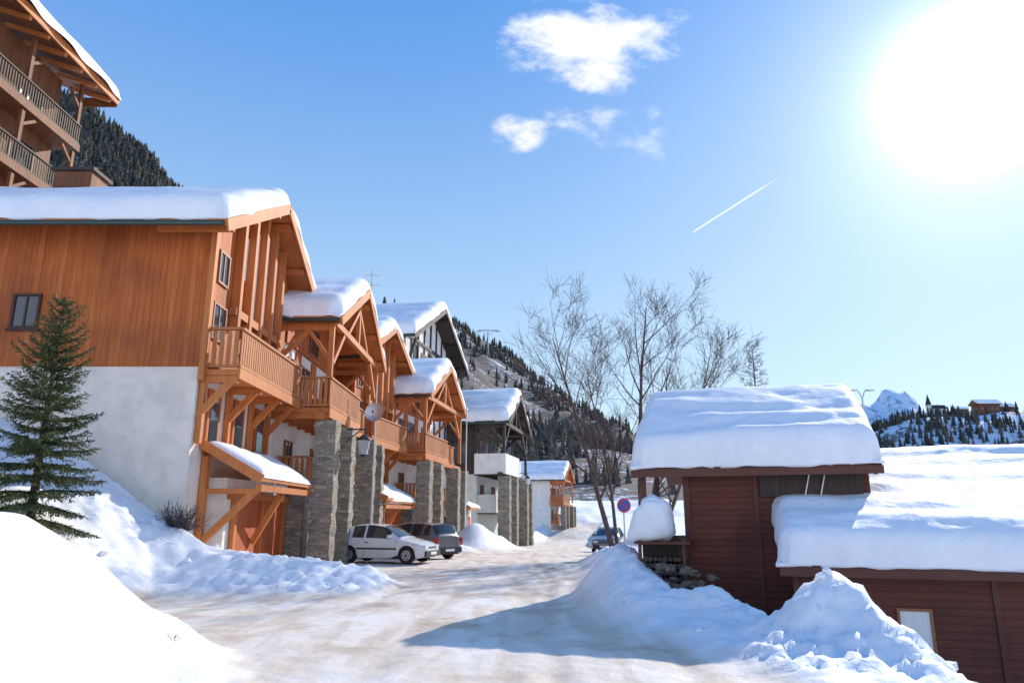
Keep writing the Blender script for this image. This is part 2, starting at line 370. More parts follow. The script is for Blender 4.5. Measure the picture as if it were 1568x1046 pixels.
for x, y, z in zip(cx[kp], cy[kp], cz_[kp]):
    s = .02+.06*rs.rand()**2
    for v_ in ICO:
        j = s*(.6+.8*rs.rand()); V.append((x+v_[0]*j*1.4, y+v_[1]*j*1.2, z+v_[2]*j*.9))
    F += [(a+k, b_+k, c_+k) for a, b_, c_ in ICF]; k += 12
fastmesh('snow_clods', np.array(V), np.array(F), SNOW, smooth=False)

# ------------------------------------------------------------ chalet pieces
def railing(B, p, q, z0, z1, mat=RAIL, step=.17, wd=.115):
    p = Vector((*p, 0)); q = Vector((*q, 0)); L = (q-p).length; d = (q-p)/L
    n = max(2, int(L/step))
    for i in range(n):
        c = p+d*(i+.5)*L/n
        B.beam('balcony_slats', mat, (c.x, c.y, z0+.07), (c.x, c.y, z1-.05), wd if abs(d.y) > .5 else .03, .03 if abs(d.y) > .5 else wd)
    B.beam('balcony_rail', mat, (p.x, p.y, z1), (q.x, q.y, z1), .12, .07)
    B.beam('balcony_rail', mat, (p.x, p.y, z0+.1), (q.x, q.y, z0+.1), .09, .08)
def gable_roof(B, x0, x1, yr, zr, sl, ya, yb, th, wood, snow_th, seed, xs0=None, rip=.05, nx=70, ny=60, gut=True):
    z = lambda y: zr-sl*abs(y-yr)
    B.prism('roof', wood, [(ya, z(ya)), (yr, zr), (yb, z(yb)), (yb, z(yb)+th), (yr, zr+th), (ya, z(ya)+th)], x0, x1)
    for a in (ya, yb):
        B.beam('bargeboard', wood, (x1+.03, a, z(a)+.02), (x1+.03, yr, zr+.02), .055, .34)
    for f in (.12, .5, .86):
        for s in (-1, 1):
            y = yr+s*f*abs((ya if s < 0 else yb)-yr)
            B.box('purlins', WOOD2 if wood is not DARKW else DARKW, x1-2.2, x1-.08, y-.09, y+.09, z(y)-.26, z(y)-.03)
    if gut:
        for a, s in ((ya, -1), (yb, 1)):
            B.cyl('gutter', GUT, (x0, a+s*.07, z(a)+.05), (x1-.05, a+s*.07, z(a)+.05), .075, n=8)
    zf = lambda Y: zr+th-sl*(np.sqrt((Y-yr)**2+.35**2)-.12)
    B.snow('snow_cover', SNOW, (x0 if xs0 is None else xs0), x1+.02, ya-.02, yb+.02, zf, snow_th, min(.6, snow_th*.95), seed, rip, nx, ny)
def window(B, side, a, z0, wdt, hgt, pl, frame=FRAME, glass=GLASS, bars=1):
    def bx(part, m, u0, u1, d0, d1, z0, z1):
        if side == 'x': B.box(part, m, pl+d0, pl+d1, u0, u1, z0, z1)
        else: B.box(part, m, u0, u1, pl-d1, pl-d0, z0, z1)
    u0, u1 = a-wdt/2, a+wdt/2; t = .07
    bx('window_glass', glass, u0+t, u1-t, -.02, .02, z0+t, z0+hgt-t)
    bx('window_frames', frame, u0, u0+t, -.02, .06, z0, z0+hgt); bx('window_frames', frame, u1-t, u1, -.02, .06, z0, z0+hgt)
    bx('window_frames', frame, u0+t, u1-t, -.02, .055, z0, z0+t); bx('window_frames', frame, u0+t, u1-t, -.02, .055, z0+hgt-t, z0+hgt)
    for i in range(bars):
        c = u0+(i+1)*wdt/(bars+1); bx('window_frames', frame, c-.025, c+.025, -.02, .045, z0+t, z0+hgt-t)

def chalet(name, loc, rot, main_len=16, seed=1, dark=False, full=True, garage=True, sc=(1, 1, 1)):
    B = Bld(name, loc, rot, sc)
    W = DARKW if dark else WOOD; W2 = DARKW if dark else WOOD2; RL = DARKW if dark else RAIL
    sl = .54
    yr, zr = -2.6, 12.06; zz = lambda y: zr-sl*abs(y-yr)
    ya, yb = -6.5, .48
    if full:
        B.box('stucco_wall', STUCCO, -main_len, -2.0, ya, yb, -1, 5.68)
        B.prism('wood_wall', W, [(ya-.03, 5.68), (yb, 5.68), (yb, zz(yb)-.01), (yr, zr-.01), (ya-.03, zz(ya)-.01)], -main_len, -1.97)
        gable_roof(B, -main_len-1, -1.15, yr, zr, sl, -7.6, 2.3, .2, W2, .66, seed, rip=.05, nx=110)
        B.box('timber_posts', W2, -1.96, -1.80, -6.60, -6.40, 5.3, zz(-6.5)-.3)
        for i, y in enumerate((-4.7, -3.75, -2.8, -1.85, -.9)):
            B.box('plaster_bays', STUCW, -1.965, -1.93, y+.12, y+.80, 7.9 if i else 9.0, zz(y+.46)-.75)
            B.box('timber_posts', W2, -1.96, -1.70, y-.1, y+.1, 7.2, zz(y)-.02)
        B.box('timber_posts', W2, -1.96, -1.74, -4.9, -.6, 7.6, 7.84)
        for y in (-5.6, -3.2, -1.4):
            window(B, 'x', y, 5.85 if y > -5 else 6.6, .95, 2.0 if y > -5 else 1.1, -1.965, bars=1)
        window(B, 'x', -5.6, 8.3, .75, 1.0, -1.965)
        window(B, 'y', -6.95, 6.75, .78, 1.0, ya-.03, frame=DIMR, bars=1)
        B.box('window_frames', DIMR, -7.42, -6.48, ya-.10, ya-.035, 6.68, 6.75)
        B.box('balcony_deck', W2, -1.96, -.92, -6.42, -.75, 5.46, 5.62)
        B.box('balcony_deck', W2, -.92, -.86, -6.45, -.75, 5.36, 5.66)
        railing(B, (-.92, -6.4), (-.92, -.75), 5.62, 6.78, RL); railing(B, (-1.95, -6.4), (-.95, -6.4), 5.62, 6.78, RL)
        for y in (-6.3, -4.4, -2.5, -.9):
            B.beam('brackets', W2, (-1.98, y, 4.35), (-1.05, y, 5.42), .15, .17)
            B.box('brackets', W2, -1.97, -.95, y-.09, y+.09, 5.26, 5.45)
            B.box('brackets', W2, -1.96, -1.82, y-.08, y+.08, 3.6, 5.25)
        for y in (-5.3, -3.4, -1.5):
            B.box('shutters', W, -1.99, -1.93, y-.45, y+.45, 3.35, 5.2)
            B.box('window_glass', GLASS, -1.95, -1.91, y-.28, y+.28, 3.7, 5.0)
        B.box('chimney', DIMW, -9.3, -8.0, -2.9, -1.9, 11.6, 13.35)
        B.box('chimney', DARKW, -9.4, -7.9, -3.0, -1.8, 13.36, 13.48)
        B.cyl('chimney_pots', BLACK, (-8.9, -2.4, 13.48), (-8.9, -2.4, 13.8), .16, .12); B.cyl('chimney_pots', BLACK, (-8.35, -2.4, 13.48), (-8.35, -2.4, 13.75), .14, .2)
    if garage:
        def lean(y0, y1, x0, x1, z0, z1, sd):
            k = (z1-z0)/(x1-x0)
            B.poly('garage_roof', W2, [(x0, y0, z0), (x1, y0, z1), (x1, y1, z1), (x0, y1, z0), (x0, y0, z0+.14), (x1, y0, z1+.14), (x1, y1, z1+.14), (x0, y1, z0+.14)],
                   [(0, 3, 2, 1), (4, 5, 6, 7), (0, 1, 5, 4), (1, 2, 6, 5), (2, 3, 7, 6), (3, 0, 4, 7)])
            B.beam('garage_roof', W2, (x0, y0-.03, z0+.05), (x1+.02, y0-.03, z1+.05), .05, .26)
            nx, ny = 26, 50
            vs = []
            for i in range(nx+1):
                for j in range(ny+1):
                    x = x0+.15+(x1-x0-.12)*i/nx; y = y0+.1+(y1-y0-.2)*j/ny
                    e = min(i/nx*3, (1-i/nx)*4, j/ny*8, (1-j/ny)*8, 1); e = math.sqrt(max(0, 1-(1-e)**2))
                    vs.append((x, y, z0+.12+(x-x0)*k+e*(.10+.22*float(fbm(x*1.2, y*1.2, sd)))))
            fs = [(i*(ny+1)+j, (i+1)*(ny+1)+j, (i+1)*(ny+1)+j+1, i*(ny+1)+j+1) for i in range(nx) for j in range(ny)]
            B.poly('snow_garage', SNOW, vs, fs)
        lean(-5.9, -.9, -1.99, -.22, 3.62, 2.62, seed+3)
        B.box('garage_wall', STUCW, -1.98, -1.42, -5.2, .35, -.6, 2.75)
        B.box('garage_door', DOORW, -1.41, -1.36, -4.6, -.35, -.3, 2.15)
        for y in (-4.72, -2.5, -.25): B.box('garage_frame', W2, -1.40, -1.26, y-.09, y+.09, -.4, 2.35)
        B.box('garage_frame', W2, -1.41, -1.22, -5.1, .1, 2.16, 2.36)
        B.box('garage_frame', W2, -.42, -.26, -5.75, -1.0, 2.36, 2.54)
        for y in (-5.6, -3.2): B.beam('garage_braces', W2, (-1.95 if y < -5 else -1.3, y, .9), (-.5, y, 2.35), .15, .17)
        B.box('garage_frame', W2, -1.95, -.35, -5.68, -5.5, 2.30, 2.44)
        B.box('garage_frame', W2, -1.97, -1.8, -5.75, -5.55, -.6, 3.3)
        B.box('stone_pier', STONE, -1.62, -.78, .15, 1.0, -1, 2.45)
        lean(8.7, 12.2, -2.2, .75, 3.35, 2.45, seed+5)
        B.box('garage_wall', STUCW, -2.1, .1, 9.1, 12.0, -1, 2.5); B.box('garage_door', DOORW, .11, .15, 9.5, 11.6, -.6, 1.95)
        B.box('garage_door', DOORW, -1.6, -.3, 9.05, 9.09, -.6, 1.95)
    yr, zr = 4.25, 11.15; z2 = lambda y: zr-sl*abs(y-yr)
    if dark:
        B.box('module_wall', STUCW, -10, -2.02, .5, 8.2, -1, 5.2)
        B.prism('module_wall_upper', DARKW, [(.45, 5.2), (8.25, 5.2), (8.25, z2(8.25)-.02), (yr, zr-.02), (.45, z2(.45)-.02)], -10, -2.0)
        for k in range(3): window(B, 'y', -3.2-2.2*k, 2.9, 1.0, 1.5, .5, frame=DARKW); window(B, 'y', -3.2-2.2*k, 5.9, 1.0, 1.6, .45, frame=DIMR)
    else:
        B.prism('module_wall', STUCW, [(.5, -1), (8.2, -1), (8.2, z2(8.2)-.02), (yr, zr-.02), (.5, z2(.5)-.02)], -10, -2.02)
    B.prism('module_cladding', W, [(.6, 8.1), (8.1, 8.1), (8.1, z2(8.1)-.05), (yr, zr-.05), (.6, z2(.6)-.05)], -1.995 if dark else -2.01, -1.9)
    gable_roof(B, -2.9 if full else -10, .35, yr, zr, sl, -.45, 8.95, .2, W2, .66, seed+11, rip=.04, nx=50)
    B.box('gable_truss', W2, -.14, .06, -.1, 8.6, 8.62, 8.86)
    B.box('gable_truss', W2, -.12, .04, yr-.1, yr+.1, 8.86, zr-.1)
    for s in (-1, 1):
        B.beam('gable_truss', W2, (-.04, yr+s*4.1, 7.2), (-.04, yr+s*2.6, 8.6), .14, .18)
        B.beam('gable_truss', W2, (-.04, yr+s*1.9, 8.86), (-.04, yr+s*.1, 10.3), .14, .16)
    for y in (-.1, 8.6):
        B.box('timber_posts', W2, -.13, .05, y-.09, y+.09, 5.45, 8.62)
        B.box('gable_truss', W2, -2.0, -.14, y-.08, y+.08, 8.36, 8.58)
        B.beam('gable_truss', W2, (-1.95, y, 7.3), (-.9, y, 8.36), .13, .16)
        B.beam('gable_truss', W2, (-.1, y+.01, 7.3), (-.9, y+.01, 8.38), .11, .14)
    for y, z, w_, h_ in ((1.6, 5.55, 1.0, 2.1), (3.4, 5.55, 1.3, 2.1), (6.6, 5.55, 1.3, 2.1), (4.2, 8.3, 1.3, 1.2), (1.9, 2.9, .9, 1.6), (5.6, 2.9, 1.1, 1.6)):
        window(B, 'x', y, z, w_, h_, -1.90 if z > 8 else -2.0)
    for y in (2.45, 4.7, 7.6): B.box('wood_panels', W, -2.015, -1.96, y-.35, y+.35, 5.5, 8.05)
    def deck(y0, y1, x1, zt, h):
        B.box('balcony_deck', W2, -2.0, x1, y0, y1, zt-.18, zt); B.box('balcony_deck', W2, x1, x1+.06, y0-.03, y1+.03, zt-.34, zt+.03)
        for y in np.arange(y0+.1, y1, 1.1): B.box('deck_joists', W2, -2.0, x1-.03, y-.07, y+.07, zt-.38, zt-.185)
        if dark:
            B.box('parapet', STUCW, x1-.1, x1+.08, y0-.05, y1, zt-.3, zt+h); B.box('parapet', STUCW, -2, x1-.1, y0-.05, y0+.1, zt-.3, zt+h)
        else:
            railing(B, (x1, y0), (x1, y1), zt, zt+h, RL); railing(B, (-1.95, y0), (x1-.05, y0), zt, zt+h, RL); railing(B, (-1.95, y1), (x1-.05, y1), zt, zt+h, RL)
    deck(-.35, 4.75, .06, 5.45, 1.1); deck(5.0, 8.8, -.5, 5.45, 1.1)
    deck(.7, 8.6, -.9, 2.85, .95)
    B.box('balcony_deck', W2, -.35, -.05, -.6, 9, 5.02, 5.26)
    for x, y, zt in ((0, 0, 5.01), (.12, 2.1, 5.0), (.12, 6.4, 4.99), (.05, 9.0, 4.98)):
        wv = .38
        vs = []; nz = 26
        for k in range(nz+1):
            z = -1.5+(zt+1.5)*k/nz; g = wv*(1.0+.04*math.sin(k*2.3+x*9+y))
            for (a, b_) in ((-1, -1), (0, -1.02), (1, -1), (1.02, 0), (1, 1), (0, 1.02), (-1, 1), (-1.02, 0)):
                vs.append((x+a*g+R.uniform(-.025, .025), y+b_*g+R.uniform(-.025, .025), z))
        fs = [(k*8+i, k*8+(i+1) % 8, k*8+8+(i+1) % 8, k*8+8+i) for k in range(nz) for i in range(8)]+[tuple(range(nz*8, nz*8+8))]
        B.poly('stone_pillars', STONE, vs, fs)
    return B

chalet('wooden_chalet', (-6.6, 25.8, 0), 0, 20, 1).done()
chalet('wooden_chalet', (-4.9, 41.0, -.3), -9, 12, 21).done()
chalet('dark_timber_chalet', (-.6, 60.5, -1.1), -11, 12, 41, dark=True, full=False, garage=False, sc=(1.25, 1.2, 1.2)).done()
chalet('wooden_chalet', (6.4, 92.0, -1.3), -14, 12, 61, full=False, garage=False, sc=(.85, .85, .85)).done()

B = Bld('timber_framed_house', (-8.1, 49.5, 0), -11)
yr, zr, sl = 7.5, 18.0, .52; z3 = lambda y: zr-sl*abs(y-yr)
B.prism('walls', STUCW, [(1.2, -1), (13.8, -1), (13.8, z3(13.8)-.02), (yr, zr-.02), (1.2, z3(1.2)-.02)], -12, 0)
gable_roof(B, -12.5, 1.3, yr, zr, sl, -.2, 15.2, .22, DARKW, .8, 77)
for z in (10.2, 12.6, 14.6): B.box('timber_frame', DARKW, .003, .12, 1.2, 13.8, z, z+.25)
for y in np.arange(1.3, 13.8, 1.55): B.box('timber_frame', DARKW, .003, .10, y-.1, y+.1, 8, z3(y)-.1)
for y in (1.3, 13.7): B.beam('timber_frame', DARKW, (1.0, y, z3(y)-.2), (.05, y, 11.5), .16, .18)
for y in np.arange(-11.5, 0, 1.9): B.box('timber_frame', DARKW, y, y+.2, 1.08, 1.197, 8, 14.5)
B.box('balcony', DARKW, 0, 1.1, 2, 13, 12.2, 12.35); B.box('balcony', DARKW, 1.05, 1.12, 2, 13, 12.3, 13.3)
for y in (4, 7.5, 11): window(B, 'x', y, 12.95, 1.1, 1.5, .0, frame=DARKW)
B.done()

# upper-left tall chalet
B = Bld('tall_chalet', (-23.3, 20, 8), 0)
B.box('walls', DIMW, -12, 0, 0, 13, -6, 15.6)
B.poly('roof', DIMW, [(-14, -2, 20.7), (2, -2, 15.3), (2, 14.6, 15.3), (-14, 14.6, 20.7), (-14, -2, 21.0), (2, -2, 15.62), (2, 14.6, 15.62), (-14, 14.6, 21.0)],
       [(0, 3, 2, 1), (4, 5, 6, 7), (0, 1, 5, 4), (1, 2, 6, 5), (2, 3, 7, 6), (3, 0, 4, 7)])
B.box('fascia', WOOD2, 2.003, 2.08, -2.05, 14.65, 15.2, 15.62)
vs = []; nx, ny = 50, 60
for i in range(nx+1):
    for j in range(ny+1):
        t_ = 1-(1-i/nx)**1.7
        x = -13.5+15.75*t_; y = -1.9+16.6*j/ny; e = min((2.25-x)*2.5, j/ny*12, (1-j/ny)*12, 1); e = math.sqrt(max(0, 1-(1-max(e, 0))**2))
        vs.append((x+(.1*math.sin(y*2.1) if i > nx-3 else 0), y, 15.58+(2-x)*.3375+e*(.55+.25*float(fbm(x*.6, y*.6, 5)))))
B.poly('snow_cover', SNOW, vs, [(i*(ny+1)+j, (i+1)*(ny+1)+j, (i+1)*(ny+1)+j+1, i*(ny+1)+j+1) for i in range(nx) for j in range(ny)])
B.box('fascia', DIMW, 0, 2.0, 14.61, 14.68, 15.1, 15.65)
for y in np.arange(-1.5, 14.6, 1.3): B.beam('rafters', WOOD2, (-.2, y, 15.85), (1.95, y, 15.15), .14, .2)
for zt in (12.0, 8.9, 5.8):
    B.box('balcony_deck', DIMW, 0, 1.2, -.2, 13.2, zt-.22, zt); B.box('balcony_deck', DIMW, 1.2, 1.27, -.2, 13.25, zt-.34, zt+.04)
    railing(B, (1.2, -.2), (1.2, 13.2), zt, zt+1.05, DIMR, .17, .07); railing(B, (0, 13.2), (1.15, 13.2), zt, zt+1.05, DIMR, .17, .07)
    for y in (.5, 4.8, 9.2, 13.0):
        B.box('posts', DIMW, 1.0, 1.16, y-.1, y+.1, zt, zt+2.7 if zt < 12 else 15.4)
        B.beam('posts', DIMW, (1.08, y, zt+2.0), (1.08, y+.9 if y < 12 else y-.9, zt+2.65), .12, .14)
    for y in (2.6, 7, 11): window(B, 'x', y, zt+.1, 1.7, 2.1, .0)
B.done()

# ------------------------------------------------------------ right sheds
SC = .647; SS = (SC, SC, SC); SL = (2.523, 15.53, .60)
B = Bld('snow_covered_shed', SL, -18.5, SS)
def zu(y): return 3.08+.5*y if y < 5 else 3.08+2.5-.5*(y-5)
B.prism('roof', SHEDT, [(0, 3.08), (5, 5.58), (10, 3.08), (10, 3.22), (5, 5.72), (0, 3.22)], 0.05, 7.5)
B.snow('snow_cover', SNOW, 0, 7.55, -.06, 10.05, lambda Y: 5.72-.5*(np.sqrt((Y-5)**2+.5**2)-.2), .95, .58, 100, .07, 100, 90)
B.prism('walls', SHED, [(.7, -3.6), (9, -3.6), (9, zu(9)-.02), (5, 5.56), (.7, zu(.7)-.02)], 1.65, 7.2)
B.box('fascia', SHEDT, .02, 7.53, -.07, -.01, 2.93, 3.17)
for x in (.12, 1.75, 3.9, 5.9, 7.3): B.beam('rafters', SHEDT, (x, .0, 2.98), (x, 1.2, 3.58), .10, .16)
B.box('corner_board', SHEDT, 1.60, 1.80, .64, .695, -3.5, 3.3); B.box('corner_board', SHEDT, 3.8, 3.93, .65, .697, -3.5, 3.3)
B.box('posts', SHEDT, .25, .40, .5, .65, -1, 3.2); B.box('posts', SHEDT, .25, .4, 4, 4.15, -1, 5)
B.box('eave_gap_shade', DARKW, 4.0, 7.0, .60, .655, 2.3, 3.1)  # dark sheet painted in for the shadowed gap under the eave
for x in (5.3, 5.75):
    B.beam('white_slats', WHITE, (x, .5, 2.25), (x+.18, .5, 2.95), .14, .03)
B.done()

B = Bld('low_shed', SL, -18.5, SS)
B.poly('roof', SHEDT, [(4.35, -2.72, .38), (24, -2.72, .38), (24, 6.9, 3.36), (4.35, 6.9, 3.36), (4.35, -2.72, .52), (24, -2.72, .52), (24, 6.9, 3.50), (4.35, 6.9, 3.50)],
       [(0, 3, 2, 1), (4, 5, 6, 7), (0, 1, 5, 4), (1, 2, 6, 5), (2, 3, 7, 6), (3, 0, 4, 7)])
B.snow('snow_cover', SNOW, 4.28, 24, -2.85, 7.0, lambda Y: .52+.31*(Y+2.72), .85, .55, 120, .08, 160, 90)
B.prism('walls', SHED, [(-2.2, -4.4), (6.5, -4.4), (6.5, 3.22), (-2.2, .52)], 4.7, 24)
B.box('fascia', SHEDT, 4.33, 24, -2.80, -2.74, .16, .44)
for x in np.arange(4.5, 20, .9): B.box('rafter_tails', SHEDT, x, x+.09, -2.73, -2.2, .26, .38)
for x in (4.66, 5.75, 9.3, 12.3): B.box('battens', SHEDT, x, x+.14, -2.26, -2.203, -4.3, .45)
window(B, 'y', 7.5, -1.85, .82, 1.25, -2.2, frame=FRAME, glass=CURT, bars=0)
B.box('window_sill', FRAME, 7.0, 8.0, -2.36, -2.205, -1.93, -1.855)
B.done()

B = Bld('log_store', (2.56, 15.15, .60), -18.5, SS)
B.box('frame', SHEDT, 0.0, .1, 0, .1, -.8, 1.05); B.box('frame', SHEDT, 1.35, 1.45, 0, .1, -.8, 1.05); B.box('frame', DARKW, 0, 1.45, .9, .95, -.8, 1.1)
B.box('roof', SHEDT, -.1, 1.6, -.1, 1.05, .85, .93)
vs = []; fs = []
for a in range(23):
    for q in range(36):
        ph = math.pi*a/22; t = 2*math.pi*q/36; c_ = lambda v_, p: math.copysign(abs(v_)**p, v_)
        nx_, ny_, nz_ = c_(math.sin(ph), .7)*c_(math.cos(t), .7), c_(math.sin(ph), .7)*c_(math.sin(t), .7), c_(math.cos(ph), .75)
        j = .65+.7*float(fbm(nx_*1.3+nz_*.7+9, nz_*1.5+ny_*1.2+9, 5))
        tp = 1-.28*nz_
        vs.append((.42+.66*nx_*j*tp+.10*nz_, .45+.6*ny_*j*tp, 1.55+.72*nz_*j))
for a in range(22):
    for q in range(36): fs.append((a*36+q, a*36+(q+1) % 36, a*36+36+(q+1) % 36, a*36+36+q))
B.poly('snow_cap', SNOW, vs, fs)
for k in range(40):
    x = .2+(k % 8)*.15; z = -.4+(k//8)*.2
    B.cyl('logs', BARK, (x+R.uniform(-.02, .02), .05+R.uniform(0, .1), z), (x, .9, z), .075+R.uniform(-.01, .02), n=8)
B.done()
vs = []; fs = []
RB = random.Random(3)
for k in range(150):
    bx_ = RB.uniform(4.3, 5.9); by = 22.3+RB.uniform(-.25, .25)-(bx_-4.2)*.33; bz = RB.uniform(-2.2, .30)-(bx_-4.2)*.1
    r = RB.uniform(.08, .19); n0 = len(vs); rt = RB.uniform(0, 3)
    for a in range(5):
        for q in range(7):
            ph = math.pi*a/4; t = 2*math.pi*q/7+rt; j = RB.uniform(.7, 1.2)
            vs.append((bx_+1.5*r*j*math.sin(ph)*math.cos(t), by+r*j*math.sin(ph)*math.sin(t), bz+.65*r*j*math.cos(ph)))
    for a in range(4):
        for q in range(7): fs.append((n0+a*7+q, n0+a*7+(q+1) % 7, n0+a*7+7+(q+1) % 7, n0+a*7+7+q))
o = mesh_obj('dry_stone_wall', vs, fs, plain('rubble_stone', (.16, .13, .10), .95, nscale=7, var=.5, bmp=.5)); o.scale = SS; o.location = (0, 0, .6)

# ------------------------------------------------------------ trees
def tube(vs, fs, pts, rads, n):
    base = len(vs)
    for i, p in enumerate(pts):
        d = (pts[min(i+1, len(pts)-1)]-pts[max(i-1, 0)]).normalized()
        a = d.cross(Vector((.31, .9, .2))).normalized(); b_ = d.cross(a)
        for k in range(n):
            t = 2*math.pi*k/n; vs.append(p+(a*math.cos(t)+b_*math.sin(t))*rads[i])
    for i in range(len(pts)-1):
        for k in range(n):
            fs.append((base+i*n+k, base+i*n+(k+1) % n, base+(i+1)*n+(k+1) % n, base+(i+1)*n+k))
def grow(rng, vs, fs, p, d, L, r, lev, maxl, up=.12, spread=(25, 50), kids=(5, 7), rmin=.006, lmin=.35):
    n = 7 if lev == 0 else (5 if lev < 3 else 3)
    pts = [p.copy()]; rads = [r]; q = p.copy(); dd = d.copy()
    for i in range(n):
        dd = (dd+Vector((rng.uniform(-1, 1), rng.uniform(-1, 1), rng.uniform(-.6, 1)+up*2))*(.12 if lev else .06)).normalized()
        q = q+dd*L/n; pts.append(q.copy()); rads.append(max(rmin*.7, r*(1-.85*(i+1)/n)))
    tube(vs, fs, pts, rads, 7 if lev == 0 else (5 if lev == 1 else 3))
    if lev >= maxl: return
    K = rng.randint(*kids)+(9 if lev == 0 else 0)-(1 if lev >= 2 else 0)
    for k in range(K):
        t = rng.uniform(.25 if lev == 0 else .15, .98); i = min(n-1, int(t*n)); c = pts[i].lerp(pts[i+1], t*n-i)
        ax = (pts[i+1]-pts[i]).normalized(); pr = ax.cross(Vector((rng.uniform(-1, 1), rng.uniform(-1, 1), rng.uniform(-1, 1)))).normalized()
        an = math.radians(rng.uniform(*spread)); nd_ = (ax*math.cos(an)+pr*math.sin(an)+Vector((0, 0, up))).normalized()
        l2 = L*(1-.5*t)*rng.uniform(.38, .62)
        if lev >= 2: l2 = max(l2, lmin)
        grow(rng, vs, fs, c, nd_, l2, max(rmin, rads[i]*.5), lev+1, maxl, up, spread, kids, rmin, lmin)
rng = random.Random(23)
for stems in ([((4.3, 31, -.3), (-.27, .0, 1), 10, .13), ((4.5, 31.2, -.3), (-.10, .05, 1), 8.5, .09)], [((5.7, 32.5, -.5), (-.03, 0, 1), 12.2, .16), ((6.1, 32.6, -.5), (.42, 0, 1), 10, .11), ((5.8, 32.8, -.5), (.2, .1, 1), 9.5, .11)]):
    vs = []; fs = []
    for p, d, L, r in stems: grow(rng, vs, fs, Vector(p), Vector(d).normalized(), L, r, 0, 4, .12, (25, 55), (4, 5), .008, .6)
    mesh_obj('bare_tree', vs, fs, TWIG, smooth=True)
vs = []; fs = []; rng = random.Random(5)
trk = Vector((20.6, 60, 0)); tube(vs, fs, [trk, trk+Vector((0, 0, 16))], [.2, .02], 6)
for k in range(90):
    z = 5+11*k/90; a = k*2.4; L = 2.2*(1-(z-5)/12)+.2
    grow(rng, vs, fs, trk+Vector((0, 0, z)), Vector((math.cos(a), math.sin(a), .25)).normalized(), L, .03, 2, 4, .05, (25, 50), (4, 6), .012)
mesh_obj('larch_tree', vs, fs, TWIG, smooth=True)

m, nt, b = nmat('spruce_needles'); NEED = m
g = nd(nt, 'ShaderNodeTexNoise', {'Scale': 2.2, 'Detail': 3, 'Vector': objc(nt)[1]})
nt.links.new(mixc(nt, ramp(nt, g.outputs[0], .35, .65), (.030, .065, .018), (.12, .13, .038)), b.inputs['Base Color']); b.inputs['Roughness'].default_value = .6
B = Bld('spruce_tree', (-9.7, 14.9, gz_(-9.7, 14.9)-.1))
H = 5.0; rng = random.Random(4)
B.cyl('trunk', BARK, (0, 0, -.3), (0, 0, H), .10, .012, 8)
nv = []; nf = []; bv = []; bf = []
def quad(p, d, sdv, l, wd):
    n0 = len(nv); a = p; e = p+d*l; s_ = sdv*wd
    nv.extend([a-s_*.3, a+s_*.3, a+d*l*.6+s_, e, a+d*l*.6-s_]); nf.append((n0, n0+1, n0+2, n0+3, n0+4))
zc = .3
while zc < H-.05:
    f = 1-zc/H; nb = 6 if f > .2 else 4; a0 = rng.uniform(0, 6.3)
    for k in range(nb):
        a = a0+k*6.283/nb+rng.uniform(-.45, .45); L = (1.55*f**.8+.12)*rng.uniform(.6, 1.12)
        el = .15+.55*(1-f)+rng.uniform(-.12, .12); hd = Vector((math.cos(a), math.sin(a), 0)); pts = []
        for i in range(7):
            t = i/6; pts.append(Vector((0, 0, zc))+hd*L*t+Vector((0, 0, L*(el*t-.7*f*t*t+.32*t**3))))
        tube(bv, bf, pts, [.02*(1-.8*i/6)*(.5+f) for i in range(7)], 4)
        side = Vector((-hd.y, hd.x, 0)); steps = max(5, int(L/.06))
        for i in range(steps):
            t = .10+.90*i/steps; j = min(5, int(t*6)); c = pts[j].lerp(pts[j+1], t*6-j); dr_ = (pts[j+1]-pts[j]).normalized()
            tl = (.46*L*(1-t)**.8+.08)*rng.uniform(.6, 1.1)
            for s_ in (-1, 1):
                td = (dr_*.75+side*s_*.8+Vector((0, 0, rng.uniform(-.45, .05)))).normalized()
                for u in range(max(2, int(tl/.06))):
                    c2 = c+td*u*.06+Vector((0, 0, -.18*(u*.06)**1.3))
                    for w_ in range(3):
                        nd2 = (td+Vector((rng.uniform(-.8, .8), rng.uniform(-.8, .8), rng.uniform(-.7, .6)))).normalized()
                        quad(c2, nd2, nd2.cross(Vector((rng.uniform(-1, 1), rng.uniform(-1, 1), 1))).normalized(), rng.uniform(.06, .10), .012)
    zc += .16+.11*f*rng.uniform(.5, 1.4)
B.done()
mesh_obj('branches', bv, bf, BARK, B.e, smooth=True); mesh_obj('needles', nv, nf, NEED, B.e)

def shrub(name, loc, n, s, mat, seed):
    rng = random.Random(seed); vs = []; fs = []
    for k in range(n):
        d = Vector((rng.uniform(-1, 1), rng.uniform(-1, 1), rng.uniform(.1, 1))).normalized()
        grow(rng, vs, fs, Vector((rng.uniform(-.2, .2)*s, rng.uniform(-.2, .2)*s, 0)), d, s*rng.uniform(.6, 1), .012*s, 3, 4, .1, rmin=.002 if s < .5 else .006, lmin=s*.4)
    o = mesh_obj(name, vs, fs, mat); o.location = loc
shrub('shrub', (-8.3, 18.4, 1.3), 90, .7, BARK, 2)
shrub('dry_grass', (-3.72, 8.45, gz_(-3.72, 8.45, True)-.01), 9, .11, plain('dry_stems', (.16, .10, .055), .9), 3)

